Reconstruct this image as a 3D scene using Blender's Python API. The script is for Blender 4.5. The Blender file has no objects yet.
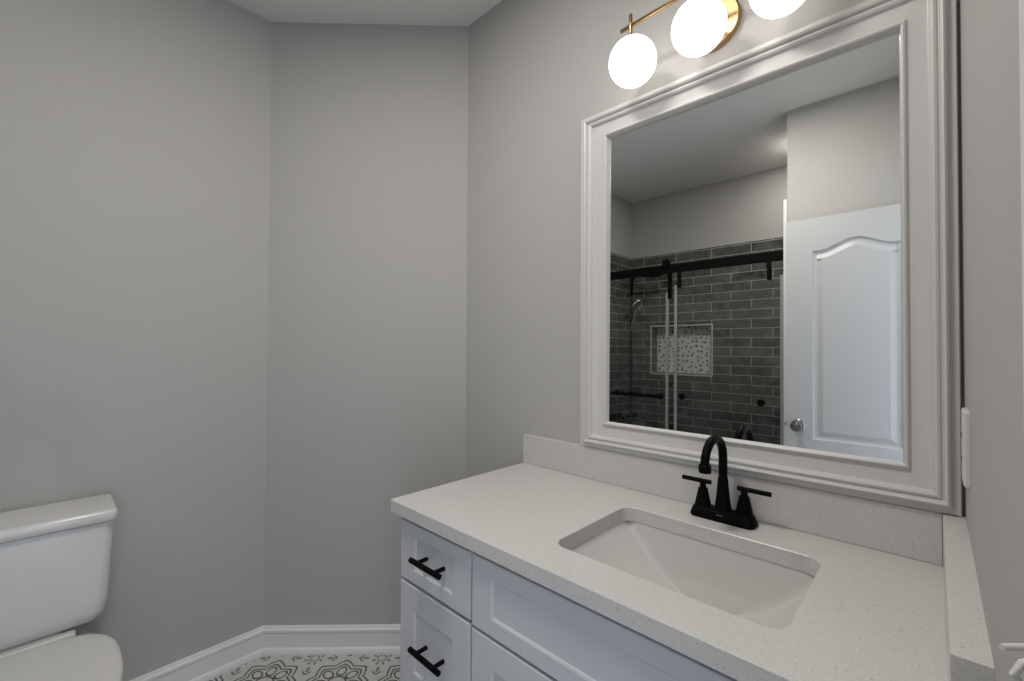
import bpy, bmesh, math, random
from mathutils import Vector, Matrix
random.seed(4)
SC = bpy.context.scene
COL = SC.collection
PI = math.pi
ZC = 0.838                       # counter top above the floor; the floor is z = 0

# ------------------------------------------------------------------ camera
cam_data = bpy.data.cameras.new('camera')
cam = bpy.data.objects.new('camera', cam_data)
COL.objects.link(cam)
cam_data.sensor_width = 36.0
cam_data.lens = 441.9 / 1024 * 36.0
cam_data.clip_start = 0.01
_a, _b, _c = math.radians(43.67), math.radians(0.894), math.radians(0.29)
_f = Vector((-math.sin(_a) * math.cos(_b), math.cos(_a) * math.cos(_b), math.sin(_b)))
_r = Vector((math.cos(_a), math.sin(_a), 0))
_u = _r.cross(_f)
_r2 = _r * math.cos(_c) + _u * math.sin(_c)
_u2 = -_r * math.sin(_c) + _u * math.cos(_c)
_m = Matrix((_r2, _u2, -_f)).transposed().to_4x4()
_m.translation = Vector((0.0841, -1.2055, ZC + 0.4146))
cam.matrix_world = _m
SC.camera = cam

# ------------------------------------------------------------------ world, lights, exposure
w = bpy.data.worlds.new('world')
SC.world = w
w.use_nodes = True
w.node_tree.nodes['Background'].inputs[0].default_value = (0.76, 0.85, 1.0, 1)
w.node_tree.nodes['Background'].inputs[1].default_value = 2.1      # daylight coming in through the open doorway
SC.view_settings.view_transform = 'Standard'
SC.view_settings.look = 'None'
SC.view_settings.gamma = 1
SC.view_settings.use_curve_mapping = False
SC.view_settings.exposure = 0.0
GLOBE = 2.0
CEIL_W = 16.5


def area(name, loc, size, power, color, rot=(0, 0, 0)):
    l = bpy.data.lights.new(name, 'AREA')
    l.shape = 'DISK'
    l.size = size
    l.energy = power
    l.color = color
    o = bpy.data.objects.new(name, l)
    o.location = loc
    o.rotation_euler = rot
    COL.objects.link(o)
    return o


area('ceiling_fill', (-0.64, -0.99, 2.595), 0.34, CEIL_W, (1.0, 0.96, 0.91))  # unseen light added below the ceiling to fill the room, no fixture modelled
area('shower_fill', (-0.548, -2.12, 2.60), 0.05, 3.2, (1.0, 0.97, 0.93))  # added fill, hidden behind the wall corner, brightens the shower in the mirror

# ------------------------------------------------------------------ node helpers


class NT:
    def __init__(s, name):
        s.m = bpy.data.materials.new(name)
        s.m.use_nodes = True
        s.t = s.m.node_tree
        s.n = s.t.nodes
        s.b = s.n['Principled BSDF']
        s.out = s.n['Material Output']

    def new(s, kind, **kw):
        n = s.n.new(kind)
        for k, v in kw.items():
            setattr(n, k, v)
        return n

    def link(s, a, b):
        s.t.links.new(a, b)

    def math(s, op, *a, clamp=False):
        n = s.new('ShaderNodeMath', operation=op, use_clamp=clamp)
        for i, v in enumerate(a):
            if isinstance(v, (int, float)):
                n.inputs[i].default_value = v
            else:
                s.link(v, n.inputs[i])
        return n.outputs[0]

    def mix(s, fac, a, b):
        n = s.new('ShaderNodeMix', data_type='RGBA')
        for i, v in ((0, fac), (6, a), (7, b)):
            if isinstance(v, (int, float)):
                n.inputs[i].default_value = v
            elif isinstance(v, tuple):
                n.inputs[i].default_value = (*v, 1) if len(v) == 3 else v
            else:
                s.link(v, n.inputs[i])
        return n.outputs[2]

    def coord(s, kind='Object'):
        return s.new('ShaderNodeTexCoord').outputs[kind]

    def noise(s, vec, scale, detail=2.0, rough=0.5):
        n = s.new('ShaderNodeTexNoise')
        n.inputs['Scale'].default_value = scale
        n.inputs['Detail'].default_value = detail
        n.inputs['Roughness'].default_value = rough
        s.link(vec, n.inputs['Vector'])
        return n.outputs['Fac']

    def bump(s, h, strength, dist=0.01):
        n = s.new('ShaderNodeBump')
        n.inputs['Strength'].default_value = strength
        n.inputs['Distance'].default_value = dist
        s.link(h, n.inputs['Height'])
        s.link(n.outputs[0], s.b.inputs['Normal'])

    def set(s, **kw):
        for k, v in kw.items():
            i = s.b.inputs[k.replace('_', ' ')]
            if isinstance(v, (int, float)):
                i.default_value = v
            elif isinstance(v, tuple):
                i.default_value = (*v, 1) if len(v) == 3 else v
            else:
                s.link(v, i)


def paint(name, col, rough=0.6, bump=0.05, scale=220, spec=0.3, var=0.02):
    t = NT(name)
    c = t.coord()
    n = t.noise(c, 3.0, 3)
    dark = tuple(x * (1 - var) for x in col)
    t.set(Base_Color=t.mix(n, dark, col), Roughness=rough)
    t.b.inputs['Specular IOR Level'].default_value = spec
    if bump:
        t.bump(t.noise(c, scale, 3), bump, 0.002)
    return t.m


M = {}
M['wall'] = paint('wall_paint', (0.465, 0.456, 0.442), 0.75, 0.25, 160, 0.25)
M['ceiling'] = paint('ceiling_paint', (0.80, 0.785, 0.765), 0.85, 0.25, 120, 0.2)
M['trim'] = paint('trim_paint', (0.76, 0.755, 0.745), 0.4, 0.02, 60, 0.4)
M['cabinet'] = paint('cabinet_paint', (0.59, 0.60, 0.625), 0.4, 0.02, 80, 0.4)
M['frame'] = paint('frame_paint', (0.64, 0.63, 0.615), 0.35, 0.03, 90, 0.45)
M['door'] = paint('door_paint', (0.50, 0.505, 0.505), 0.4, 0.02, 60, 0.4)
M['ceramic'] = paint('toilet_ceramic', (0.70, 0.695, 0.68), 0.15, 0, 60, 0.5)
M['basin'] = paint('basin_ceramic', (0.66, 0.65, 0.63), 0.22, 0, 60, 0.5)
M['black'] = paint('matte_black_metal', (0.004, 0.004, 0.004), 0.45, 0, 60, 0.05)
M['plastic'] = paint('white_plastic', (0.66, 0.65, 0.63), 0.35, 0, 60, 0.5)
M['seal'] = paint('clear_edge_seal', (0.27, 0.28, 0.275), 0.3, 0, 60, 0.5)
M['niche_trim'] = paint('niche_edge_stone', (0.62, 0.62, 0.58), 0.3, 0, 60, 0.4)
M['pan'] = paint('shower_pan_acrylic', (0.62, 0.62, 0.61), 0.3, 0, 60, 0.4)
M['shadow_gap'] = paint('cabinet_carcass', (0.25, 0.26, 0.28), 0.6, 0, 60, 0.2)


def metal(name, col, rough):
    t = NT(name)
    t.set(Base_Color=col, Metallic=1.0, Roughness=rough)
    return t.m


M['brass'] = metal('brushed_brass', (0.45, 0.29, 0.14), 0.28)
M['nickel'] = metal('satin_nickel', (0.30, 0.29, 0.27), 0.22)
M['chrome'] = metal('chrome', (0.75, 0.76, 0.77), 0.08)
M['mirror'] = metal('silvered_glass', (0.90, 0.91, 0.895), 0.0)


def mk_globe():
    t = NT('opal_glass_lit')
    t.set(Base_Color=(0.9, 0.9, 0.88), Roughness=0.3)
    t.b.inputs['Emission Color'].default_value = (1.0, 0.955, 0.90, 1)
    t.b.inputs['Emission Strength'].default_value = GLOBE
    return t.m


def mk_quartz():
    t = NT('white_quartz')
    c = t.coord()

    def specks(scale, thr, lo):
        v = t.new('ShaderNodeTexVoronoi')
        v.inputs['Scale'].default_value = scale
        t.link(c, v.inputs['Vector'])
        s = t.new('ShaderNodeSeparateColor')
        t.link(v.outputs['Color'], s.inputs[0])
        a = t.math('GREATER_THAN', s.outputs[0], thr)
        b = t.math('LESS_THAN', v.outputs['Distance'], lo)
        return t.math('MULTIPLY', a, b)
    base = t.mix(t.noise(c, 190, 4, 0.7), (0.55, 0.535, 0.515), (0.66, 0.65, 0.63))
    c1 = t.mix(t.math('MULTIPLY', specks(420, 0.62, 0.40), 0.40), base, (0.36, 0.34, 0.32))
    c2 = t.mix(t.math('MULTIPLY', specks(190, 0.955, 0.28), 0.45), c1, (0.14, 0.12, 0.11))
    c3 = t.mix(specks(150, 0.975, 0.16), c2, (0.95, 0.95, 0.95))
    t.set(Base_Color=c3, Roughness=0.28)
    return t.m


def mk_floor():
    """cement tile: eight-pointed double star medallions, small flowers where four tiles meet"""
    t = NT('patterned_floor_tile')
    c = t.new('ShaderNodeNewGeometry').outputs['Position']
    mp = t.new('ShaderNodeMapping', vector_type='POINT')
    S = 1 / 0.2695
    ang = -math.radians(44.3)
    ox, oy = -1.531, -0.261
    ca, sa = math.cos(ang), math.sin(ang)
    mp.inputs['Rotation'].default_value = (0, 0, ang)
    mp.inputs['Scale'].default_value = (S, S, S)
    mp.inputs['Location'].default_value = (-(ca * ox - sa * oy) * S, -(sa * ox + ca * oy) * S, 0)
    t.link(c, mp.inputs['Vector'])
    sp = t.new('ShaderNodeSeparateXYZ')
    t.link(mp.outputs[0], sp.inputs[0])
    m = t.math

    def cell(off):
        u = m('SUBTRACT', m('FRACT', m('ADD', sp.outputs[0], off)), 0.5)
        v = m('SUBTRACT', m('FRACT', m('ADD', sp.outputs[1], off)), 0.5)
        r = m('SQRT', m('ADD', m('MULTIPLY', u, u), m('MULTIPLY', v, v)))
        return u, v, r, m('ARCTAN2', v, u)

    def tri(th, k, ph=0.0):       # 0 at the k spoke directions, 1 halfway between them
        x = m('FRACT', m('ADD', m('MULTIPLY', th, k / (2 * PI)), ph))
        return m('ABSOLUTE', m('SUBTRACT', m('MULTIPLY', m('SUBTRACT', 0.5, m('ABSOLUTE', m('SUBTRACT', x, 0.5))), 2.0), 0.0))

    def band(x, c0, hw):
        return m('LESS_THAN', m('ABSOLUTE', m('SUBTRACT', x, c0)), hw)

    def orr(*a):
        x = a[0]
        for y in a[1:]:
            x = m('MAXIMUM', x, y)
        return x
    u, v, r, th = cell(0.0)
    k8 = tri(th, 8)
    R = m('SUBTRACT', 0.468, m('MULTIPLY', k8, 0.10))     # star outline radius
    q = m('DIVIDE', r, R)
    outer = band(q, 0.97, 0.033)
    inner = band(q, 0.80, 0.033)
    # ring of eight petals
    dq = m('MULTIPLY', m('MULTIPLY', r, k8), PI / 8)
    rr = m('SUBTRACT', r, 0.235)
    d = m('SQRT', m('ADD', m('MULTIPLY', dq, dq), m('MULTIPLY', m('MULTIPLY', rr, rr), 0.55)))
    petal = band(d, 0.060, 0.011)
    mid = band(r, 0.13, 0.012)
    core = m('LESS_THAN', r, 0.04)
    navy = orr(outer, inner, petal, mid, core)
    # flowers at the corners
    u2, v2, r2, th2 = cell(0.5)
    k = tri(th2, 8, 0.5)
    ring = band(r2, m('ADD', 0.055, m('MULTIPLY', k, 0.012)), 0.009)
    kk = m('MULTIPLY', m('MULTIPLY', r2, k), PI / 8)
    r3 = m('SUBTRACT', r2, 0.115)
    d3 = m('SQRT', m('ADD', m('MULTIPLY', kk, kk), m('MULTIPLY', m('MULTIPLY', r3, r3), 0.25)))
    leaf = m('LESS_THAN', d3, 0.017)
    k4 = tri(th2, 4)
    kq = m('MULTIPLY', m('MULTIPLY', r2, k4), PI / 4)
    r4 = m('SUBTRACT', r2, 0.235)
    d4 = m('SQRT', m('ADD', m('MULTIPLY', kq, kq), m('MULTIPLY', m('MULTIPLY', r4, r4), 0.22)))
    leaf2 = m('LESS_THAN', d4, 0.024)
    # sprigs either side of the long leaf
    r5 = m('SUBTRACT', r2, m('ADD', 0.33, m('MULTIPLY', kq, -0.8)))
    spr = m('MULTIPLY', m('LESS_THAN', m('ABSOLUTE', r5), 0.018), m('LESS_THAN', kq, 0.065))
    outside = m('GREATER_THAN', q, 1.03)
    green = m('MULTIPLY', orr(ring, leaf, leaf2, spr), outside)
    grout = orr(m('GREATER_THAN', m('ABSOLUTE', u), 0.4955), m('GREATER_THAN', m('ABSOLUTE', v), 0.4955))
    wob = t.noise(c, 60, 4, 0.7)
    base = t.mix(wob, (0.50, 0.49, 0.45), (0.64, 0.63, 0.60))
    c1 = t.mix(m('MULTIPLY', green, 0.85), base, (0.10, 0.095, 0.08))
    c2 = t.mix(m('MULTIPLY', navy, 0.92), c1, (0.045, 0.047, 0.065))
    c3 = t.mix(m('MULTIPLY', grout, 0.6), c2, (0.42, 0.41, 0.39))
    t.set(Base_Color=c3, Roughness=0.45)
    return t.m


def mk_subway(name, axis, x_off, z_off):
    """dark glazed brick-bond tile; axis 0 runs along x, 1 along y"""
    t = NT(name)
    g = t.new('ShaderNodeNewGeometry').outputs['Position']
    sp = t.new('ShaderNodeSeparateXYZ')
    t.link(g, sp.inputs[0])
    cb = t.new('ShaderNodeCombineXYZ')
    t.link(t.math('ADD', sp.outputs[axis], x_off), cb.inputs[0])
    t.link(t.math('ADD', sp.outputs[2], z_off), cb.inputs[1])
    br = t.new('ShaderNodeTexBrick', offset=0.5, offset_frequency=2, squash=1.0)
    br.inputs['Scale'].default_value = 1.0
    br.inputs['Brick Width'].default_value = 0.290
    br.inputs['Row Height'].default_value = 0.0716
    br.inputs['Mortar Size'].default_value = 0.0020
    br.inputs['Mortar Smooth'].default_value = 0.05
    br.inputs['Color1'].default_value = (0.035, 0.036, 0.032, 1)
    br.inputs['Color2'].default_value = (0.10, 0.103, 0.092, 1)
    br.inputs['Mortar'].default_value = (0.48, 0.48, 0.44, 1)
    t.link(cb.outputs[0], br.inputs['Vector'])
    n = t.noise(g, 14, 4, 0.65)
    mottled = t.mix(t.math('MULTIPLY', t.math('SUBTRACT', n, 0.42, clamp=True), 2.2, clamp=True),
                    br.outputs['Color'], (0.20, 0.205, 0.185))
    col = t.mix(br.outputs['Fac'], mottled, (0.48, 0.48, 0.44))
    t.set(Base_Color=col, Roughness=t.math('ADD', 0.16, t.math('MULTIPLY', br.outputs['Fac'], 0.5)))
    h = t.math('ADD', t.math('MULTIPLY', t.noise(g, 9, 2), 0.8), t.math('MULTIPLY', br.outputs['Fac'], -0.5))
    t.bump(h, 0.5, 0.006)
    return t.m


def mk_mosaic():
    t = NT('pebble_mosaic')
    g = t.new('ShaderNodeNewGeometry').outputs['Position']
    sp = t.new('ShaderNodeSeparateXYZ')
    t.link(g, sp.inputs[0])
    cb = t.new('ShaderNodeCombineXYZ')
    t.link(sp.outputs[0], cb.inputs[0])
    t.link(sp.outputs[2], cb.inputs[1])
    v = t.new('ShaderNodeTexVoronoi', voronoi_dimensions='2D')
    v.inputs['Scale'].default_value = 25
    v.inputs['Randomness'].default_value = 0.6
    t.link(cb.outputs[0], v.inputs['Vector'])
    s = t.new('ShaderNodeSeparateColor')
    t.link(v.outputs['Color'], s.inputs[0])
    dot = t.math('LESS_THAN', v.outputs['Distance'], t.math('ADD', 0.19, t.math('MULTIPLY', s.outputs[1], 0.1)))
    shade = t.mix(s.outputs[0], (0.03, 0.028, 0.026), (0.25, 0.24, 0.22))
    c = t.mix(t.math('MULTIPLY', dot, 0.9), (0.74, 0.74, 0.68), shade)
    t.set(Base_Color=c, Roughness=0.35)
    return t.m


def mk_glass():
    t = NT('clear_shower_glass')
    tr = t.new('ShaderNodeBsdfTransparent')
    tr.inputs[0].default_value = (0.93, 0.95, 0.94, 1)
    gl = t.new('ShaderNodeBsdfGlossy')
    gl.inputs['Roughness'].default_value = 0.02
    fr = t.new('ShaderNodeFresnel')
    fr.inputs['IOR'].default_value = 1.45
    mx = t.new('ShaderNodeMixShader')
    t.link(fr.outputs[0], mx.inputs[0])
    t.link(tr.outputs[0], mx.inputs[1])
    t.link(gl.outputs[0], mx.inputs[2])
    t.link(mx.outputs[0], t.out.inputs['Surface'])
    return t.m


M['globe'] = mk_globe()
M['quartz'] = mk_quartz()
M['floor'] = mk_floor()
M['mosaic'] = mk_mosaic()
M['glass'] = mk_glass()

# ------------------------------------------------------------------ mesh helpers
WORLD = {}


def obj(name, bm, mat, parent=None, smooth=False, angle=35):
    """link a bmesh given in world coordinates as ONE object, origin at its parent's (or its own) base"""
    if parent is not None:
        org = WORLD[parent.name]
    else:
        xs = [v.co.x for v in bm.verts]; ys = [v.co.y for v in bm.verts]; zs = [v.co.z for v in bm.verts]
        org = Vector(((min(xs) + max(xs)) / 2, (min(ys) + max(ys)) / 2, min(zs)))
    bmesh.ops.translate(bm, verts=bm.verts, vec=-org)
    bmesh.ops.recalc_face_normals(bm, faces=bm.faces)
    me = bpy.data.meshes.new(name)
    bm.to_mesh(me)
    bm.free()
    me.materials.append(mat)
    if smooth:
        for p in me.polygons:
            p.use_smooth = True
        me.set_sharp_from_angle(angle=math.radians(angle))
    o = bpy.data.objects.new(name, me)
    COL.objects.link(o)
    if parent is None:
        o.location = org
    else:
        o.parent = parent
    WORLD[o.name] = org
    return o


def tag(o, label, cat, group=None):
    o['label'] = label
    o['category'] = cat
    if group:
        o['group'] = group
    return o


def thing(name, loc, label, cat, group=None):
    o = bpy.data.objects.new(name, None)
    o.empty_display_size = 0.05
    o.location = loc
    COL.objects.link(o)
    WORLD[o.name] = Vector(loc)
    return tag(o, label, cat, group)


def struct(name, bm, mat, smooth=False):
    o = obj(name, bm, mat, None, smooth)
    o['kind'] = 'structure'
    return o


def BM():
    return bmesh.new()


def add_box(bm, lo, hi, bevel=0.0, seg=2):
    r = bmesh.ops.create_cube(bm, size=1.0)
    vs = r['verts']
    for v in vs:
        v.co = Vector([lo[i] + (v.co[i] + 0.5) * (hi[i] - lo[i]) for i in range(3)])
    if bevel:
        es = {e for v in vs for e in v.link_edges}
        bmesh.ops.bevel(bm, geom=list(es), offset=bevel, segments=seg, affect='EDGES', profile=0.5)
    return bm


def box(lo, hi, bevel=0.0, seg=2):
    return add_box(BM(), lo, hi, bevel, seg)


def add_rings(bm, rings, cap0=True, cap1=True, closed=True):
    """loft rings (lists of points, same count)"""
    vs = [[bm.verts.new(p) for p in r] for r in rings]
    n = len(rings[0])
    for a, b in zip(vs, vs[1:]):
        for i in range(n if closed else n - 1):
            j = (i + 1) % n
            bm.faces.new((a[i], a[j], b[j], b[i]))
    if cap0:
        bm.faces.new(vs[0][::-1])
    if cap1:
        bm.faces.new(vs[-1])
    return vs


def add_lathe(bm, prof, origin, axis=(0, 0, 1), n=32, cap0=True, cap1=True):
    """prof: list of (radius, height) along axis"""
    ax = Vector(axis).normalized()
    a = ax.orthogonal().normalized()
    b = ax.cross(a)
    o = Vector(origin)
    rings = [[o + ax * h + (a * math.cos(2 * PI * i / n) + b * math.sin(2 * PI * i / n)) * max(r, 1e-5) for i in range(n)]
             for r, h in prof]
    add_rings(bm, rings, cap0, cap1)
    return bm


def add_tube(bm, pts, rad, n=16):
    pts = [Vector(p) for p in pts]
    rads = rad if isinstance(rad, (list, tuple)) else [rad] * len(pts)
    d = (pts[1] - pts[0]).normalized()
    up = d.orthogonal().normalized()
    rings = []
    for i, p in enumerate(pts):
        if i == 0:
            t = pts[1] - pts[0]
        elif i == len(pts) - 1:
            t = pts[-1] - pts[-2]
        else:
            t = (pts[i + 1] - p).normalized() + (p - pts[i - 1]).normalized()
        t.normalize()
        up = (up - t * up.dot(t)).normalized()
        s = t.cross(up)
        rings.append([p + (up * math.cos(2 * PI * k / n) + s * math.sin(2 * PI * k / n)) * rads[i] for k in range(n)])
    add_rings(bm, rings)
    return bm


def tube(pts, rad, n=16):
    return add_tube(BM(), pts, rad, n)


def add_prism(bm, poly, z0, z1):
    add_rings(bm, [[(x, y, z0) for x, y in poly], [(x, y, z1) for x, y in poly]])
    return bm


def rrect(x0, y0, x1, y1, r, n=8):
    out = []
    for cx, cy, a0 in ((x1 - r, y1 - r, 0), (x0 + r, y1 - r, 90), (x0 + r, y0 + r, 180), (x1 - r, y0 + r, 270)):
        for i in range(n + 1):
            a = math.radians(a0 + 90 * i / n)
            out.append((cx + r * math.cos(a), cy + r * math.sin(a)))
    return out


def fill_hole(bm, outer, inner):
    """flat face between two loops of BMVerts"""
    es = []
    for loop in (outer, inner):
        for i in range(len(loop)):
            a, b = loop[i], loop[(i + 1) % len(loop)]
            e = bm.edges.get((a, b)) or bm.edges.new((a, b))
            es.append(e)
    bmesh.ops.triangle_fill(bm, edges=es, use_beauty=True)


def rect_rings(bm, x0, z0, x1, z1, steps, ybase, cap0=True, cap1=True):
    """panelled board facing -y; steps = (inset, height above ybase towards -y)"""
    rings = [[(x0 + i, ybase - h, z0 + i), (x1 - i, ybase - h, z0 + i), (x1 - i, ybase - h, z1 - i), (x0 + i, ybase - h, z1 - i)]
             for i, h in steps]
    add_rings(bm, rings, cap0, cap1)
    return bm


# ------------------------------------------------------------------ room
H = ZC + 1.772
XL, XR, YB = -1.911, 0.1252, 0.0        # left wall, right wall, mirror wall
CX, CY = -1.330, -0.581                # ends of the diagonal wall: (CX, 0) and (XL, CY)
YS, YA, XW = -2.483, -1.662, -0.504     # shower back wall, wall behind the door, its free corner
YD0, YD1 = -1.571, -0.985                # doorway in the right wall
T = 0.1
struct('floor', add_prism(BM(), [(XL - T, YS - T), (XR + T, YS - T), (XR + T, YB + T), (XL - T, YB + T)], -0.1, 0.0), M['floor'])
struct('ceiling', add_prism(BM(), [(XL - T, YS - T), (XR + T, YS - T), (XR + T, YB + T), (XL - T, YB + T)], H, H + 0.1), M['ceiling'])
struct('wall_left', box((XL - T, YS - T, 0), (XL, CY + 0.0, H)), M['wall'])
struct('wall_diagonal', add_prism(BM(), [(XL, CY), (CX, 0), (CX, T), (XL - T, T), (XL - T, CY)], 0, H), M['wall'])
struct('wall_back', box((CX, 0, 0), (XR + T, T, H)), M['wall'])
bm = BM()                              # the niche leaves a hole in this wall
for lo, hi in (((XL, YS - T, 0), (-1.704, YS, H)), ((-1.197, YS - T, 0), (XR + T, YS, H)),
               ((-1.704, YS - T, 0), (-1.197, YS, ZC + 0.228)), ((-1.704, YS - T, ZC + 0.629), (-1.197, YS, H))):
    add_box(bm, lo, hi)
struct('wall_front', bm, M['wall'])
struct('wall_behind_door', box((XW, YS, 0), (XR + T, YA, H)), M['wall'])
bm = box((XR, YD1, 0), (XR + T, 0, H))
add_box(bm, (XR, YA, 0), (XR + T, YD0, H))
add_box(bm, (XR, YD0, 2.0), (XR + T, YD1, H))
struct('wall_right', bm, M['wall'])

# door casing round the doorway
bm = BM()
for lo, hi in (((XR - 0.014, YD1, 0), (XR, YD1 + 0.065, 2.065)), ((XR - 0.014, YD0 - 0.065, 0), (XR, YD0, 2.065)),
               ((XR - 0.014, YD0, 2.0), (XR, YD1, 2.065))):
    add_box(bm, lo, hi, 0.003)
for lo, hi in (((XR + 0.0, YD1 - 0.012, 0), (XR + T, YD1, 2.0)), ((XR + 0.0, YD0, 0), (XR + T, YD0 + 0.006, 2.0)),
               ((XR + 0.0, YD0, 1.988), (XR + T, YD1, 2.0))):
    add_box(bm, lo, hi)
struct('trim_1', bm, M['trim'])

# white edge trim at the free corner of the wall behind the door
struct('trim_2', box((XW - 0.019, YA - 0.03, 0.0), (XW, YA + 0.006, ZC + 1.272), 0.003), M['trim'])


def baseboard(name, pts, k):
    """profile swept along segment k of the polyline, mitred at the corners"""
    prof = [(0, 0), (0.024, 0), (0.024, 0.010), (0.020, 0.021), (0.0140, 0.027), (0.0130, 0.082), (0.0165, 0.087),
            (0.0165, 0.096), (0.010, 0.101), (0.008, 0.1065), (0.0, 0.1085)]
    P = [Vector((x, y)) for x, y in pts]

    def nrm(i):
        d = (P[i + 1] - P[i]).normalized()
        return Vector((-d.y, d.x))
    rings = []
    for end in (k, k + 1):
        if end == 0 or end == len(P) - 1:
            m = nrm(k)
        else:
            a, b = nrm(end - 1), nrm(end)
            m = (a + b) / (1 + a.dot(b))
        rings.append([(P[end].x + m.x * o, P[end].y + m.y * o, z) for o, z in prof])
    bm = BM()
    add_rings(bm, rings)
    struct(name, bm, M['trim'])


bpts = [(-0.9645, 0), (CX, 0), (XL, CY), (XL, YA - 0.0)]
for k, nm in enumerate(('baseboard_back', 'baseboard_diagonal', 'baseboard_left')):
    baseboard(nm, bpts, k)

# ------------------------------------------------------------------ shower alcove
JX, JZ = -0.763 - 20 * 0.290, ZC + 0.383 - 21 * 0.0716      # phase of the tile joints
tx = mk_subway('dark_subway_tile_long', 0, -JX, -JZ)
ty = mk_subway('dark_subway_tile_side', 1, 10.05, -JZ)
ZT = ZC + 1.253
NX0, NX1, NZ0, NZ1 = -1.704, -1.197, ZC + 0.228, ZC + 0.629
TT = 0.012
bm = BM()
loops = []
for y in (YS + TT,):
    o_ = [bm.verts.new((x, y, z)) for x, z in ((XL, 0.0), (XW, 0.0), (XW, ZT), (XL, ZT))]
    i_ = [bm.verts.new((x, y, z)) for x, z in ((NX0, NZ0), (NX1, NZ0), (NX1, NZ1), (NX0, NZ1))]
    fill_hole(bm, o_, i_)
    ob = [bm.verts.new((v.co.x, YS, v.co.z)) for v in o_]
    for i in range(4):
        bm.faces.new((o_[i], o_[(i + 1) % 4], ob[(i + 1) % 4], ob[i]))
o = struct('wall_shower_back', bm, tx)
struct('wall_shower_left', box((XL, YS + TT, 0), (XL + TT, YA - 0.0, ZT)), ty)
struct('wall_shower_right', box((XW - TT, YS + TT, 0), (XW, YA - 0.032, ZT)), ty)

# recessed niche with a pebble mosaic back and a pale stone edge
ND = 0.085
struct('wall_niche', box((NX0, YS - ND - 0.01, NZ0), (NX1, YS - ND, NZ1)), M['mosaic'])
bm = BM()
L_ = 0.006
for lo, hi in (((NX0, YS - ND, NZ0), (NX0 + L_, YS + TT, NZ1)), ((NX1 - L_, YS - ND, NZ0), (NX1, YS + TT, NZ1)),
               ((NX0 + L_, YS - ND, NZ0), (NX1 - L_, YS + TT, NZ0 + L_)), ((NX0 + L_, YS - ND, NZ1 - L_), (NX1 - L_, YS + TT, NZ1))):
    add_box(bm, lo, hi)
struct('wall_niche_sides', bm, mk_subway('dark_tile_niche', 1, 10.1, -JZ))
bm = BM()
e = 0.010
for lo, hi in (((NX0 - e, 0, NZ0 - e), (NX0, 0, NZ1 + e)), ((NX1, 0, NZ0 - e), (NX1 + e, 0, NZ1 + e)),
               ((NX0, 0, NZ0 - e), (NX1, 0, NZ0)), ((NX0, 0, NZ1), (NX1, 0, NZ1 + e))):
    add_box(bm, (lo[0], YS + TT - 0.001, lo[2]), (hi[0], YS + TT + 0.005, hi[2]), 0.001)
struct('trim_3', bm, M['niche_trim'])

# shower pan with a curb under the glass
bm = BM()
add_box(bm, (XL + TT, YS + TT, 0.0), (XW - TT, YA - 0.07, 0.045), 0.006)
add_box(bm, (XL + TT, YA - 0.07, 0.0), (XW - 0.02, YA + 0.03, 0.11), 0.008)
tag(obj('shower_pan', bm, M['pan']), 'white shower floor pan with raised curb under the glass doors', 'shower pan')

YG = YA - 0.028
enc = thing('shower_enclosure', (-1.2, YG, 0.11), 'clear glass sliding shower enclosure hung from a black rail, seen in the mirror', 'shower door')


def glass_panel(x0, x1, y, ztop, bottom=0.112):
    g = obj('glass_panel', box((x0, y - 0.004, bottom), (x1, y + 0.004, ztop), 0.0008, 1), M['glass'], enc)
    for x in (x0, x1):
        obj('edge_seal', box((x - 0.0095, y - 0.006, bottom), (x + 0.0095, y + 0.006, ztop), 0.001, 1), M['seal'], g)
    return g


gA = glass_panel(-1.151, -0.536, YG, ZC + 0.854)
gB = glass_panel(-1.915, -1.222, YG - 0.028, ZC + 0.813)
obj('rail', box((XL + TT, YG + 0.006, ZC + 0.934), (XW - TT, YG + 0.020, ZC + 0.992), 0.002), M['black'], enc)
for x, z0, z1 in ((-1.205, 0.80, 1.015), (-1.78, 0.80, 1.015)):
    bm = box((x - 0.012, YG - 0.036, ZC + z0 - 0.03), (x + 0.012, YG - 0.018, ZC + z1 - 0.03), 0.002)
    add_lathe(bm, [(0.026, 0), (0.028, 0.003), (0.028, 0.015), (0.026, 0.018)], (x, YG + 0.022, ZC + 1.0), (0, 1, 0), 24)
    add_box(bm, (x - 0.008, YG - 0.03, ZC + 0.985), (x + 0.008, YG + 0.03, ZC + 0.999))
    obj('roller', bm, M['black'], enc)
for x in (-1.125, -0.600):
    bm = box((x - 0.009, YG - 0.008, ZC + 0.83), (x + 0.009, YG + 0.022, ZC + 0.935), 0.002)
    add_lathe(bm, [(0.013, 0), (0.013, 0.012)], (x, YG + 0.012, ZC + 0.91), (0, 1, 0), 20)
    obj('hanger', bm, M['black'], enc)
for x in (-1.101, -0.640):
    bm = BM()
    add_lathe(bm, [(0.010, 0), (0.010, 0.012), (0.020, 0.014), (0.021, 0.022), (0.018, 0.026)], (x, YG + 0.004, ZC + 0.121), (0, 1, 0), 28)
    obj('knob', bm, M['black'], gA, True)
yb = YG - 0.028 + 0.045
bm = tube([(-1.62, yb, ZC + 0.106), (-1.245, yb, ZC + 0.106)], 0.010)
for x in (-1.60, -1.265):
    add_lathe(bm, [(0.020, 0), (0.020, 0.006), (0.011, 0.008), (0.011, 0.045)], (x, YG - 0.024, ZC + 0.106), (0, 1, 0), 20)
obj('pull_bar', bm, M['black'], gB, True)

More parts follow.
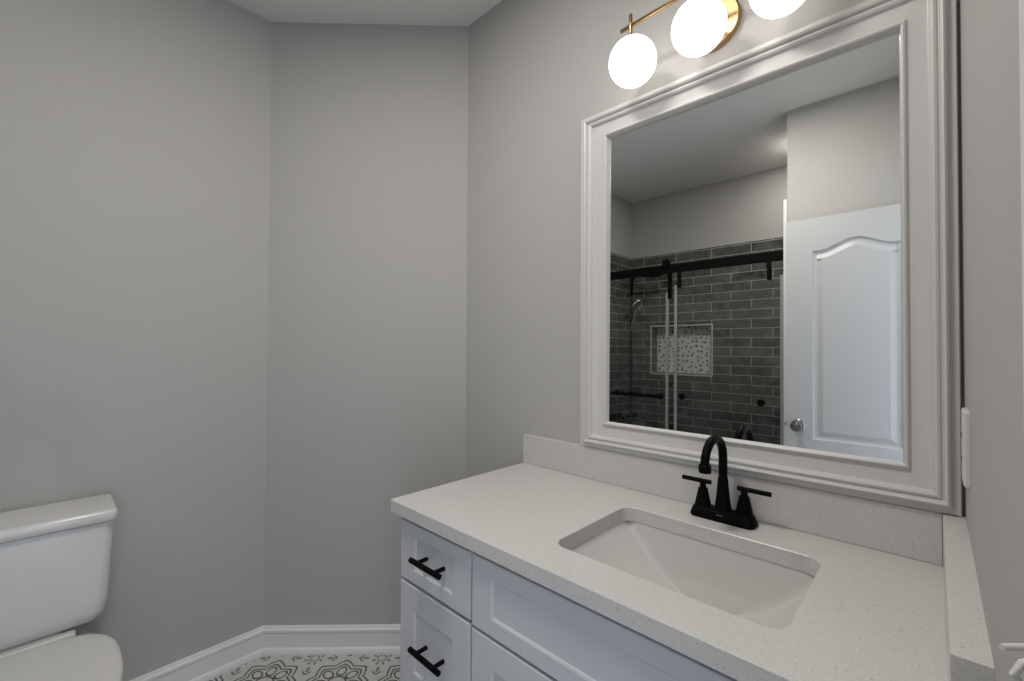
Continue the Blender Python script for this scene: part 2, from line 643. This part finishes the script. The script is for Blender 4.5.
# black shower column on the left shower wall
sx, sy = XL + TT + 0.052, -2.375
col_ = thing('shower_column', (sx, sy, ZC - 0.26), 'black shower column with rain head and hand shower behind the glass', 'shower')
bm = tube([(sx, sy, ZC - 0.24), (sx, sy, ZC + 1.02)] +
          [(sx + 0.07 * (1 - math.cos(a)) * 0.9, sy + 0.07 * (1 - math.cos(a)) * 0.45, ZC + 1.02 + 0.07 * math.sin(a)) for a in
           [PI / 2 * i / 6 for i in range(1, 7)]] + [(-1.60, -2.235, ZC + 1.095)], 0.012)
obj('riser_pipe', bm, M['black'], col_, True)
bm = BM()
add_lathe(bm, [(0.012, 0.055), (0.014, 0.02), (0.03, 0.012), (0.10, 0.008), (0.102, 0.0), (0.098, -0.006)], (-1.60, -2.235, ZC + 1.045), (0, 0, 1), 40)
obj('rain_head', bm, M['black'], col_, True)
bm = BM()
for z in (-0.18, 0.72):
    add_lathe(bm, [(0.026, 0), (0.026, 0.006), (0.012, 0.01), (0.012, 0.052)], (XL + TT, sy, ZC + z), (1, 0, 0), 20)
obj('wall_bracket', bm, M['black'], col_, True)
bm = BM()
add_lathe(bm, [(0.022, -0.12), (0.024, -0.11), (0.024, 0.11), (0.022, 0.12)], (sx, sy, ZC - 0.16), (0, 1, 0), 24)
obj('mixer_valve', bm, M['black'], col_, True)
bm = tube([(sx + 0.01, sy + 0.02, ZC + 0.60), (sx + 0.045, sy + 0.04, ZC + 0.70), (sx + 0.075, sy + 0.055, ZC + 0.78)], [0.011, 0.012, 0.016])
add_lathe(bm, [(0.018, -0.018), (0.045, -0.008), (0.050, 0.004), (0.044, 0.010)], (sx + 0.09, sy + 0.06, ZC + 0.81), (0.75, 0.35, -0.45), 28)
obj('hand_shower', bm, M['chrome'], col_, True)
hose = [(sx + 0.01, sy + 0.02, ZC + 0.60)]
for i in range(1, 25):
    q = i / 24
    hose.append((sx + 0.012 + 0.05 * math.sin(PI * q), sy + 0.02 + 0.11 * math.sin(PI * q), ZC + 0.60 - 0.76 * q - 0.22 * math.sin(PI * q)))
obj('hose', tube(hose, 0.006, 10), M['black'], col_, True)

# ------------------------------------------------------------------ open door behind the camera, seen in the mirror
DX0, DX1, DYF, DZ = -0.4925, 0.112, -1.571, ZC + 1.117
DT = 0.035


def arch_panel(x0, x1, z0, z1, rise, n=20):
    """outline, counter-clockwise; an eyebrow arch on top when rise > 0"""
    pts = [(x0, z0), (x1, z0)]
    if rise == 0:
        return pts + [(x1, z1), (x0, z1)]
    for i in range(n + 1):
        s = 1 - 2 * i / n                       # 1 .. -1
        x = (x0 + x1) / 2 + s * (x1 - x0) / 2
        a = abs(s)
        h = 0 if a > 0.86 else 0.5 * (1 + math.cos(PI * a / 0.86))
        pts.append((x, z1 + rise * h))
    return pts


def offset_poly(pts, d):
    n = len(pts)
    out = []
    for i in range(n):
        p0, p1, p2 = Vector(pts[i - 1]), Vector(pts[i]), Vector(pts[(i + 1) % n])
        a, b = (p1 - p0).normalized(), (p2 - p1).normalized()
        na, nb = Vector((-a.y, a.x)), Vector((-b.y, b.x))
        m = (na + nb) / max(0.3, 1 + na.dot(nb))
        out.append(tuple(p1 + m * d))
    return out


bm = BM()
face = [bm.verts.new((x, DYF, z)) for x, z in ((DX0, 0.012), (DX1, 0.012), (DX1, DZ), (DX0, DZ))]
steps = [(0, 0), (0.005, 0.007), (0.012, 0.010), (0.022, 0.010), (0.040, 0.004), (0.044, 0.0025)]
panels = [arch_panel(-0.373, -0.020, ZC - 0.035, ZC + 0.945, 0.048), arch_panel(-0.373, -0.020, 0.20, ZC - 0.155, 0)]
es = []
inner = []
for pn in panels:
    rings = []
    for off, dep in steps:
        rings.append([bm.verts.new((x, DYF - dep, z)) for x, z in offset_poly(pn, off)])
    n = len(pn)
    for a, b in zip(rings, rings[1:]):
        for i in range(n):
            bm.faces.new((a[i], a[(i + 1) % n], b[(i + 1) % n], b[i]))
    bm.faces.new(rings[-1])
    inner.append(rings[0])
for loop in [face] + inner:
    for i in range(len(loop)):
        a, b = loop[i], loop[(i + 1) % len(loop)]
        es.append(bm.edges.get((a, b)) or bm.edges.new((a, b)))
bmesh.ops.triangle_fill(bm, edges=es, use_beauty=True)
back = [bm.verts.new((v.co.x, DYF - DT, v.co.z)) for v in face]
for i in range(4):
    bm.faces.new((face[i], face[(i + 1) % 4], back[(i + 1) % 4], back[i]))
bm.faces.new(back[::-1])
door = struct('door_1', bm, M['door'])
bm = BM()
kx, kz = -0.436, ZC + 0.029
add_lathe(bm, [(0.031, 0.0), (0.031, 0.004), (0.026, 0.008), (0.012, 0.012), (0.011, 0.030), (0.020, 0.036), (0.0265, 0.046),
               (0.027, 0.054), (0.022, 0.062), (0.012, 0.066), (0.001, 0.067)], (kx, DYF, kz), (0, 1, 0), 36)
obj('door_knob', bm, M['nickel'], door, True)
obj('latch', box((DX0 - 0.010, DYF - 0.024, kz - 0.009), (DX0 + 0.001, DYF - 0.010, kz + 0.009), 0.002), M['nickel'], door)
for z in (0.2, 1.0, 1.78):
    bm = BM()
    add_lathe(bm, [(0.006, -0.045), (0.006, 0.045)], (DX1 + 0.004, DYF + 0.004, z), (0, 0, 1), 12)
    obj('hinge', bm, M['nickel'], door)

# ------------------------------------------------------------------ vanity cabinet
CXL, CXR = -0.963, XR - 0.001
CF = -0.522                       # carcass front; door and drawer faces stand 18 mm proud at -0.540
CT = ZC - 0.034
cab = thing('vanity_cabinet', ((CXL + CXR) / 2, -0.27, 0), 'white shaker bathroom vanity cabinet with black bar pulls under the quartz counter', 'cabinet')
bm = box((CXL, CF, 0.10), (CXL + 0.018, -0.003, CT - 0.002), 0.001, 1)
add_box(bm, (CXR - 0.018, CF, 0.10), (CXR, -0.003, CT - 0.002))
add_box(bm, (CXL + 0.018, CF, 0.10), (CXR - 0.018, -0.003, 0.118))
add_box(bm, (CXL + 0.018, -0.012, 0.118), (CXR - 0.018, -0.003, CT - 0.002))
add_box(bm, (-0.684, CF, 0.118), (-0.666, -0.012, CT - 0.002))
for z0, z1 in ((CT - 0.03, CT - 0.002), (0.100, 0.125)):
    add_box(bm, (CXL + 0.018, CF, z0), (CXR - 0.018, CF + 0.018, z1))
add_box(bm, (CXL + 0.02, CF + 0.06, 0.0), (CXR, CF + 0.075, 0.10))
add_box(bm, (0.078, CF - 0.016, 0.10), (CXR, CF, CT - 0.004))
obj('body', bm, M['cabinet'], cab)


def shaker(name, x0, x1, z0, z1, rail, stile, parent):
    bm = BM()
    st = [(0.0, -0.0), (0.0, 0.0165), (0.0015, 0.018)]
    rings = [[(x0 + i, CF - h, z0 + i), (x1 - i, CF - h, z0 + i), (x1 - i, CF - h, z1 - i), (x0 + i, CF - h, z1 - i)] for i, h in st]
    for i, h in ((0.0, 0.018), (0.0015, 0.0168), (0.0035, 0.0160), (0.0045, 0.0130)):
        rings.append([(x0 + stile + i, CF - h, z0 + rail + i), (x1 - stile - i, CF - h, z0 + rail + i),
                      (x1 - stile - i, CF - h, z1 - rail - i), (x0 + stile + i, CF - h, z1 - rail - i)])
    add_rings(bm, rings)
    return obj(name, bm, M['cabinet'], parent)


def pull(cx, z, parent, vertical=False):
    L, S, R = 0.122 / 2, 0.070 / 2, 0.0068
    yb, yf = CF - 0.0128, -0.568
    d = (0, 0, 1) if vertical else (1, 0, 0)
    c = Vector((cx, yf, z))
    D = Vector(d)
    bm = BM()
    add_lathe(bm, [(R * 0.8, -L), (R, -L + 0.001), (R, L - 0.001), (R * 0.8, L)], c, d, 20)
    for s in (-1, 1):
        p = c + D * S * s
        add_lathe(bm, [(0.0052, 0), (0.0052, p.y * -1 - 0.0 + yb)], (p.x, yb, p.z), (0, -1, 0), 14)
    o = obj('pull_handle', bm, M['black'], parent, True)
    o['label'] = 'matte black bar pull'
    return o


d1 = shaker('drawer', CXL + 0.0005, -0.679, ZC - 0.2025, ZC - 0.050, 0.032, 0.062, cab)
pull(-0.815, ZC - 0.123, d1)
d2 = shaker('drawer', CXL + 0.0005, -0.679, ZC - 0.495, ZC - 0.2125, 0.062, 0.062, cab)
pull(-0.815, ZC - 0.346, d2)
d3 = shaker('drawer', CXL + 0.0005, -0.679, 0.108, ZC - 0.502, 0.062, 0.062, cab)
pull(-0.815, ZC - 0.635, d3)
shaker('false_front', -0.672, 0.075, ZC - 0.2085, ZC - 0.050, 0.036, 0.062, cab)
da = shaker('door', -0.672, -0.301, 0.108, ZC - 0.2165, 0.062, 0.062, cab)
db = shaker('door', -0.296, 0.075, 0.108, ZC - 0.2165, 0.062, 0.062, cab)
pull(-0.33, ZC - 0.40, da, True)
pull(-0.267, ZC - 0.40, db, True)

# ------------------------------------------------------------------ countertop, splashes, basin
KX0, KX1, KY0, KY1 = -0.990, XR, -0.558, 0.0
SX0, SX1, SY0, SY1 = -0.504, -0.076, -0.462, -0.150
bm = BM()
b = 0.0015


def ctr(inset, z, r):
    return [bm.verts.new((x, y, z)) for x, y in rrect(KX0 + inset, KY0 + inset, KX1 - inset, KY1 - inset, r, 3)]


def hole(inset, z):
    return [bm.verts.new((x, y, z)) for x, y in rrect(SX0 - inset, SY0 - inset, SX1 + inset, SY1 + inset, 0.032 + inset, 8)]


def bridge(a, b_):
    n = len(a)
    for i in range(n):
        bm.faces.new((a[i], a[(i + 1) % n], b_[(i + 1) % n], b_[i]))


o1, o2, o3, o4 = ctr(b, ZC, 0.003), ctr(0, ZC - b, 0.004), ctr(0, ZC - 0.034 + b, 0.004), ctr(b, ZC - 0.034, 0.003)
h1, h2, h3 = hole(0.0012, ZC), hole(0, ZC - 0.0012), hole(0, ZC - 0.034)
bridge(o1, o2), bridge(o2, o3), bridge(o3, o4), bridge(h1, h2), bridge(h2, h3)
fill_hole(bm, o1, h1)
fill_hole(bm, o4, h3)
ct = obj('countertop', bm, M['quartz'])
tag(ct, 'speckled white quartz countertop with rectangular sink cutout', 'countertop')
bs = obj('backsplash', box((KX0 + 0.0, -0.020, ZC + 0.0003), (0.0935, -0.0005, ZC + 0.1004), 0.0015, 2), M['quartz'])
tag(bs, 'long low speckled quartz backsplash along the wall beneath the mirror', 'backsplash')
ss = obj('side_splash', box((0.0940, -0.5575, ZC + 0.0003), (XR + 0.0002, -0.0005, ZC + 0.1004), 0.0006, 2), M['quartz'])
tag(ss, 'short quartz side splash at the counter end against right wall', 'side splash')


def basin_mesh():
    bm = BM()
    nx, ny = 44, 32
    x0, x1, y0, y1 = SX0 - 0.002, SX1 + 0.002, SY0 - 0.002, SY1 + 0.002
    zt = ZC - 0.0345
    D = 0.145

    def pos(i, j, extra=0.0):
        s, r = -1 + 2 * i / nx, -1 + 2 * j / ny
        # push samples towards the rim
        s2, r2 = math.sin(s * PI / 2) ** 1 if abs(s) < 1 else s, math.sin(r * PI / 2) if abs(r) < 1 else r
        x = (x0 + x1) / 2 + s2 * (x1 - x0) / 2
        y = (y0 + y1) / 2 + r2 * (y1 - y0) / 2
        fx = 1 - abs(s2) ** 2.1
        fy = (1 - abs(r2) ** 40)
        # rounded plan corners
        return Vector((x, y, zt - D * fx * fy ** 0.5 - extra))
    g = [[bm.verts.new(pos(i, j)) for j in range(ny + 1)] for i in range(nx + 1)]
    for i in range(nx):
        for j in range(ny):
            bm.faces.new((g[i][j], g[i + 1][j], g[i + 1][j + 1], g[i][j + 1]))
    # flange and outer shell
    loop = [g[i][0] for i in range(nx)] + [g[nx][j] for j in range(ny)] + [g[i][ny] for i in range(nx, 0, -1)] + [g[0][j] for j in range(ny, 0, -1)]
    cx, cy = (x0 + x1) / 2, (y0 + y1) / 2

    def out(v, d, dz):
        sx_ = 1 if v.co.x > cx else -1
        sy_ = 1 if v.co.y > cy else -1
        x = v.co.x + (d * sx_ if abs(abs(v.co.x - cx) - (x1 - x0) / 2) < 1e-4 else 0)
        y = v.co.y + (d * sy_ if abs(abs(v.co.y - cy) - (y1 - y0) / 2) < 1e-4 else 0)
        return bm.verts.new((x, y, v.co.z + dz))
    l2 = [out(v, 0.016, 0.0) for v in loop]
    l3 = [bm.verts.new(v.co + Vector((0, 0, -0.012))) for v in l2]
    l4 = [bm.verts.new((cx + (v.co.x - cx) * 0.93, cy + (v.co.y - cy) * 0.93, zt - 0.07)) for v in l2]
    l5 = [bm.verts.new((cx + (v.co.x - cx) * 0.55, cy + (v.co.y - cy) * 0.80, zt - D - 0.015)) for v in l2]
    n = len(loop)
    for a, b_ in ((loop, l2), (l2, l3), (l3, l4), (l4, l5)):
        for i in range(n):
            bm.faces.new((a[i], a[(i + 1) % n], b_[(i + 1) % n], b_[i]))
    bm.faces.new(l5)
    return bm


sink = thing('undermount_sink', ((SX0 + SX1) / 2, (SY0 + SY1) / 2, ZC - 0.20), 'white rectangular undermount ceramic sink set below the quartz counter', 'sink')
obj('basin', basin_mesh(), M['basin'], sink, True, 50)
bm = BM()
add_lathe(bm, [(0.001, -0.004), (0.016, -0.004), (0.018, 0.0), (0.022, 0.003), (0.0225, 0.0), (0.022, -0.006)],
          ((SX0 + SX1) / 2, (SY0 + SY1) / 2, ZC - 0.0345 - 0.1445), (0, 0, 1), 32)
obj('drain', bm, M['black'], sink, True)

# ------------------------------------------------------------------ faucet
FX, FY = -0.2885, -0.071
fau = thing('faucet', (FX, FY, ZC + 0.0004), 'matte black two-handle bathroom faucet with high arched spout behind the sink', 'faucet')
bm = BM()
zb = ZC + 0.0005
rings = []
for hw, hd, z in ((0.0735, 0.0265, 0.0), (0.0740, 0.0270, 0.003), (0.0735, 0.0265, 0.008), (0.0715, 0.0235, 0.0125), (0.069, 0.021, 0.020), (0.0665, 0.0185, 0.0235), (0.063, 0.015, 0.0245)):
    rings.append([(x, y, zb + z) for x, y in rrect(FX - hw, FY - hd, FX + hw, FY + hd, hd * 0.62, 6)])
add_rings(bm, rings)
obj('base_plate', bm, M['black'], fau, True, 30)
bm = BM()
add_lathe(bm, [(0.0200, 0.020), (0.0185, 0.030), (0.0150, 0.055), (0.0124, 0.085), (0.0115, 0.098), (0.0113, 0.1005)], (FX, FY, zb), (0, 0, 1), 32)
ra, rz, zc = 0.0585, 0.0505, 0.152
pts = [(FX, FY, zb + 0.095), (FX, FY, zb + 0.12)] + [(FX, FY - ra + ra * math.cos(a), zb + zc + rz * math.sin(a)) for a in [PI * i / 20 for i in range(21)]]
rr_ = [0.0100, 0.0100] + [0.0100 - 0.0006 * i / 20 for i in range(21)]
add_tube(bm, pts, rr_, 24)
sp_ = obj('spout', bm, M['black'], fau, True)
bm = BM()
add_lathe(bm, [(0.0105, 0.0), (0.0132, 0.003), (0.0134, 0.016), (0.0125, 0.019), (0.008, 0.0192), (0.007, 0.015)], (FX, FY - 2 * ra, zb + 0.155), (0, 0, -1), 28)
obj('aerator', bm, M['black'], sp_, True)
for s in (-1, 1):
    hx = FX + s * 0.0475
    bm = BM()
    add_lathe(bm, [(0.0200, 0.018), (0.0190, 0.026), (0.0150, 0.045), (0.0118, 0.060), (0.0114, 0.0655), (0.0075, 0.0665), (0.0070, 0.080)], (hx, FY, zb), (0, 0, 1), 28)
    v = obj('handle', bm, M['black'], fau, True)
    bm = BM()
    x0_, x1_ = (hx - 0.0145 * 1, hx + 0.0565) if s > 0 else (hx - 0.0515, hx + 0.0195)
    add_lathe(bm, [(0.0048, 0), (0.0056, 0.0008), (0.0056, x1_ - x0_ - 0.0008), (0.0048, x1_ - x0_)], (x0_, FY, zb + 0.083), (1, 0, 0), 20)
    obj('lever', bm, M['black'], v, True)
bm = BM()
for i, wdt in enumerate((0.0022, 0.0016, 0.0022, 0.0020, 0.0016, 0.0022)):
    x = FX - 0.0082 + i * 0.0028
    add_box(bm, (x, FY - 0.0235, zb + 0.0140), (x + wdt, FY - 0.0220, zb + 0.0162))
obj('maker_mark', bm, M['nickel'], fau)['label'] = 'tiny pale grey maker mark'

# ------------------------------------------------------------------ framed mirror
MX0, MX1, MZ0, MZ1 = -0.7425, 0.1205, ZC + 0.1010, ZC + 1.155
mir = thing('framed_mirror', ((MX0 + MX1) / 2, -0.001, MZ0), 'large wall mirror in a white moulded wood frame standing on the backsplash', 'mirror')
prof = [(0.0, 0.001), (0.0, 0.0185), (0.002, 0.0215), (0.012, 0.0230), (0.0145, 0.0250), (0.0175, 0.0335), (0.0215, 0.0365), (0.0260, 0.0345),
        (0.0285, 0.0280), (0.0300, 0.0275), (0.0325, 0.0310), (0.0370, 0.0325), (0.0420, 0.0300), (0.0450, 0.0240), (0.0480, 0.0230), (0.0790, 0.0230),
        (0.0815, 0.0245), (0.0835, 0.0290), (0.0870, 0.0305), (0.0905, 0.0285), (0.0930, 0.0200), (0.0940, 0.0160), (0.0940, 0.001)]
MB_ = 0.0955
bm = BM()
rings = []
sl, sr, st_, sb = 1.095, 0.885, 0.945, 0.94
for i, h in prof:
    rings.append([(MX0 + i * sl, -h, MZ0 + i * sb), (MX1 - i * sr, -h, MZ0 + i * sb), (MX1 - i * sr, -h, MZ1 - i * st_), (MX0 + i * sl, -h, MZ1 - i * st_)])
rings.append(rings[0])
vs = [[bm.verts.new(p) for p in r] for r in rings[:-1]]
vs.append(vs[0])
for a, c_ in zip(vs, vs[1:]):
    for i in range(4):
        bm.faces.new((a[i], a[(i + 1) % 4], c_[(i + 1) % 4], c_[i]))
obj('frame', bm, M['frame'], mir, True, 28)
tl = math.tan(math.radians(0.337))
gx0, gx1, gz0, gz1 = MX0 + 0.096, MX1 - 0.076, MZ0 + 0.082, MZ1 - 0.085


bv = 0.003                         # small ground bevel round the edge of the glass, under the frame lip


def my(z):
    return -0.0150 + tl * (z - ZC - 0.65)


bm = BM()
add_rings(bm, [[(gx0, -0.003, gz0), (gx1, -0.003, gz0), (gx1, -0.003, gz1), (gx0, -0.003, gz1)],
               [(gx0, my(gz0) + 0.0010, gz0), (gx1, my(gz0) + 0.0010, gz0), (gx1, my(gz1) + 0.0010, gz1), (gx0, my(gz1) + 0.0010, gz1)],
               [(gx0 + bv, my(gz0 + bv), gz0 + bv), (gx1 - bv, my(gz0 + bv), gz0 + bv),
                (gx1 - bv, my(gz1 - bv), gz1 - bv), (gx0 + bv, my(gz1 - bv), gz1 - bv)]])
obj('mirror_glass', bm, M['mirror'], mir)

# ------------------------------------------------------------------ vanity light: three opal globes on a brass bar
GX, GZ, GY, GR = (-0.510, -0.331, -0.152), ZC + 1.2085, -0.109, 0.0640
BZ = ZC + 1.3115
TILT = 0.042            # the fixture hangs a touch out of level
lt = thing('vanity_light', (GX[1], 0, ZC + 1.27), 'brass wall light with three round white glowing globes above the mirror', 'wall light')
bm = BM()
add_lathe(bm, [(0.066, 0.0005), (0.0680, 0.003), (0.0680, 0.018), (0.066, 0.020), (0.0645, 0.017), (0.001, 0.017)], (GX[1], 0, ZC + 1.268), (0, -1, 0), 64)
obj('backplate', bm, M['brass'], lt, True)
bm = BM()
add_tube(bm, [(GX[1], -0.016, BZ), (GX[1], -0.112, BZ)], 0.006)
obj('arm', bm, M['brass'], lt, True)
bm = BM()
add_lathe(bm, [(0.0045, 0), (0.0052, 0.001), (0.0052, 0.429), (0.0045, 0.430)], (GX[0] - 0.036, GY, BZ - 0.215 * TILT), (1, 0, TILT), 20)
obj('bar', bm, M['brass'], lt, True)
for x in GX:
    gz = GZ + (x - GX[1]) * TILT
    bm = BM()
    rings = [(GR * math.sin(PI * i / 40), -GR * math.cos(PI * i / 40)) for i in range(41)]
    add_lathe(bm, rings, (x, GY, gz), (0, 0, 1), 56)
    gl = obj('lamp_shade', bm, M['globe'], lt, True, 80)
    bm = BM()
    add_lathe(bm, [(0.0042, 0), (0.0048, 0.001), (0.0048, 0.0655), (0.0042, 0.0665)], (x, GY - 0.0093, gz + GR - 0.003), (0, 0, 1), 16)
    add_lathe(bm, [(0.016, -0.008), (0.015, -0.001), (0.010, 0.003), (0.005, 0.006)], (x, GY - 0.004, gz + GR - 0.003), (0, 0, 1), 20)
    obj('stem', bm, M['brass'], gl, True)

# ------------------------------------------------------------------ things on the right wall
ou = thing('outlet', (XR, -0.140, ZC + 0.252), 'white wall outlet seen edge-on on the right wall beside the mirror', 'outlet')
bm = BM()
yc, zc_ = -0.140, ZC + 0.252


def yz_ring(hy, hz, x, r):
    return [(x, y, z) for y, z in rrect(yc - hy, zc_ - hz, yc + hy, zc_ + hz, r, 4)]


add_rings(bm, [yz_ring(0.039, 0.062, XR - 0.0002, 0.004), yz_ring(0.039, 0.062, XR - 0.005, 0.004), yz_ring(0.036, 0.059, XR - 0.0075, 0.003)])
obj('cover_plate', bm, M['plastic'], ou)
bm = BM()
add_rings(bm, [yz_ring(0.0165, 0.0335, XR - 0.007, 0.002), yz_ring(0.0165, 0.0335, XR - 0.0079, 0.002), yz_ring(0.0155, 0.0325, XR - 0.0082, 0.002)])
rc = obj('receptacle', bm, M['plastic'], ou)
for z in (-0.02, 0.02):
    for y in (-0.005, 0.005):
        obj('slot', box((XR - 0.0085, yc + y - 0.001, zc_ + z - 0.004), (XR - 0.0080, yc + y + 0.001, zc_ + z + 0.004)), M['black'], rc)

# pale bracket on the wall between the counter and the doorway
hy, hz = -0.860, ZC + 0.2655
hk = thing('wall_hook', (XR, hy, hz), 'small pale hook on the right wall near the counter front, cut by the picture edge', 'wall hook')
bm = BM()
add_lathe(bm, [(0.013, 0.0002), (0.013, 0.003), (0.011, 0.005), (0.005, 0.006)], (XR, hy, hz - 0.008), (-1, 0, 0), 28)
obj('rosette', bm, M['plastic'], hk, True)
bm = tube([(XR - 0.003, hy, hz), (XR - 0.011, hy - 0.007, hz), (XR - 0.0175, hy - 0.0132, hz)], [0.0018, 0.0017, 0.0016])
add_tube(bm, [(XR - 0.003, hy, hz - 0.006), (XR - 0.010, hy - 0.004, hz - 0.009), (XR - 0.013, hy - 0.006, hz - 0.015), (XR - 0.009, hy - 0.004, hz - 0.021)], [0.0018, 0.0018, 0.0018, 0.0016])
obj('prong', bm, M['plastic'], hk, True)

# ------------------------------------------------------------------ toilet
TY = -1.268
toi = thing('toilet', (-1.6, TY, 0), 'white two-piece toilet with closed lid against the left wall', 'toilet')
ZS = ZC - 0.408                    # top of the seat lid


def tank_ring(x0, x1, hw, z, r, bow=0.0):
    pts = rrect(x0, TY - hw, x1, TY + hw, r, 8)
    return [(x + (bow * (1 - ((y - TY) / hw) ** 2) if x > (x0 + x1) / 2 else 0), y, z) for x, y in pts]


X0 = XL + 0.012
bm = BM()
add_rings(bm, [tank_ring(X0 + 0.02, X0 + 0.170, 0.166, ZC - 0.403, 0.03), tank_ring(X0 + 0.012, X0 + 0.184, 0.182, ZC - 0.397, 0.035),
               tank_ring(X0 + 0.004, X0 + 0.191, 0.193, ZC - 0.375, 0.035), tank_ring(X0, X0 + 0.194, 0.198, ZC - 0.340, 0.032),
               tank_ring(X0, X0 + 0.197, 0.204, ZC - 0.20, 0.03), tank_ring(X0, X0 + 0.199, 0.208, ZC - 0.111, 0.028)])
obj('tank', bm, M['ceramic'], toi, True, 60)
bm = BM()
add_rings(bm, [tank_ring(X0 - 0.004, X0 + 0.206, 0.211, ZC - 0.108, 0.018), tank_ring(X0 - 0.006, X0 + 0.210, 0.214, ZC - 0.104, 0.019),
               tank_ring(X0 - 0.006, X0 + 0.210, 0.214, ZC - 0.083, 0.019), tank_ring(X0 - 0.003, X0 + 0.207, 0.211, ZC - 0.077, 0.017),
               tank_ring(X0 + 0.010, X0 + 0.197, 0.201, ZC - 0.075, 0.010)])
obj('tank_lid', bm, M['ceramic'], toi, True, 60)


def d_ring(xb, xf, hw, z, n=56, pw=2.25):
    """elongated seat outline: squarish at the back, round at the front"""
    cx = xb + (xf - xb) * 0.42
    out = []
    for i in range(n):
        a = 2 * PI * i / n
        c, s = math.cos(a), math.sin(a)
        e = pw if c > 0 else 3.2
        rx = (xf - cx) if c > 0 else (cx - xb)
        x = cx + rx * math.copysign(abs(c) ** (2 / e), c)
        y = TY + hw * math.copysign(abs(s) ** (2 / e), s)
        out.append((x, y, z))
    return out


XB, XF, HW = -1.703, -1.205, 0.210
bm = BM()
add_rings(bm, [d_ring(XB, XF - 0.002, HW - 0.002, ZS - 0.020), d_ring(XB, XF, HW, ZS - 0.017), d_ring(XB, XF, HW, ZS - 0.008), d_ring(XB + 0.003, XF - 0.005, HW - 0.005, ZS - 0.003), d_ring(XB + 0.010, XF - 0.016, HW - 0.016, ZS - 0.001), d_ring(XB + 0.03, XF - 0.05, HW - 0.05, ZS)])
obj('seat_lid', bm, M['plastic'], toi, True, 60)
bm = BM()
add_rings(bm, [d_ring(XB + 0.01, XF - 0.004, HW - 0.004, ZS - 0.042), d_ring(XB + 0.01, XF - 0.001, HW - 0.001, ZS - 0.038), d_ring(XB + 0.01, XF - 0.001, HW - 0.001, ZS - 0.024), d_ring(XB + 0.012, XF - 0.005, HW - 0.005, ZS - 0.021)])
obj('seat', bm, M['plastic'], toi, True, 60)
obj('hinge_bar', box((XB - 0.022, TY - 0.128, ZS - 0.030), (XB + 0.006, TY + 0.128, ZS + 0.001), 0.006, 3), M['plastic'], toi, True, 50)
bm = BM()
add_rings(bm, [d_ring(-1.80, -1.36, 0.120, 0.0, pw=2.3), d_ring(-1.80, -1.36, 0.120, 0.05), d_ring(-1.78, -1.38, 0.105, 0.13), d_ring(-1.77, -1.34, 0.115, 0.22),
               d_ring(-1.79, -1.27, 0.160, 0.33), d_ring(-1.84, -1.245, 0.184, 0.375), d_ring(-1.84, -1.240, 0.188, ZS - 0.046), d_ring(-1.83, -1.25, 0.178, ZS - 0.0425)])
add_box(bm, (X0 + 0.02, TY - 0.10, 0.30), (-1.72, TY + 0.10, ZC - 0.4035), 0.012)
obj('bowl', bm, M['ceramic'], toi, True, 60)
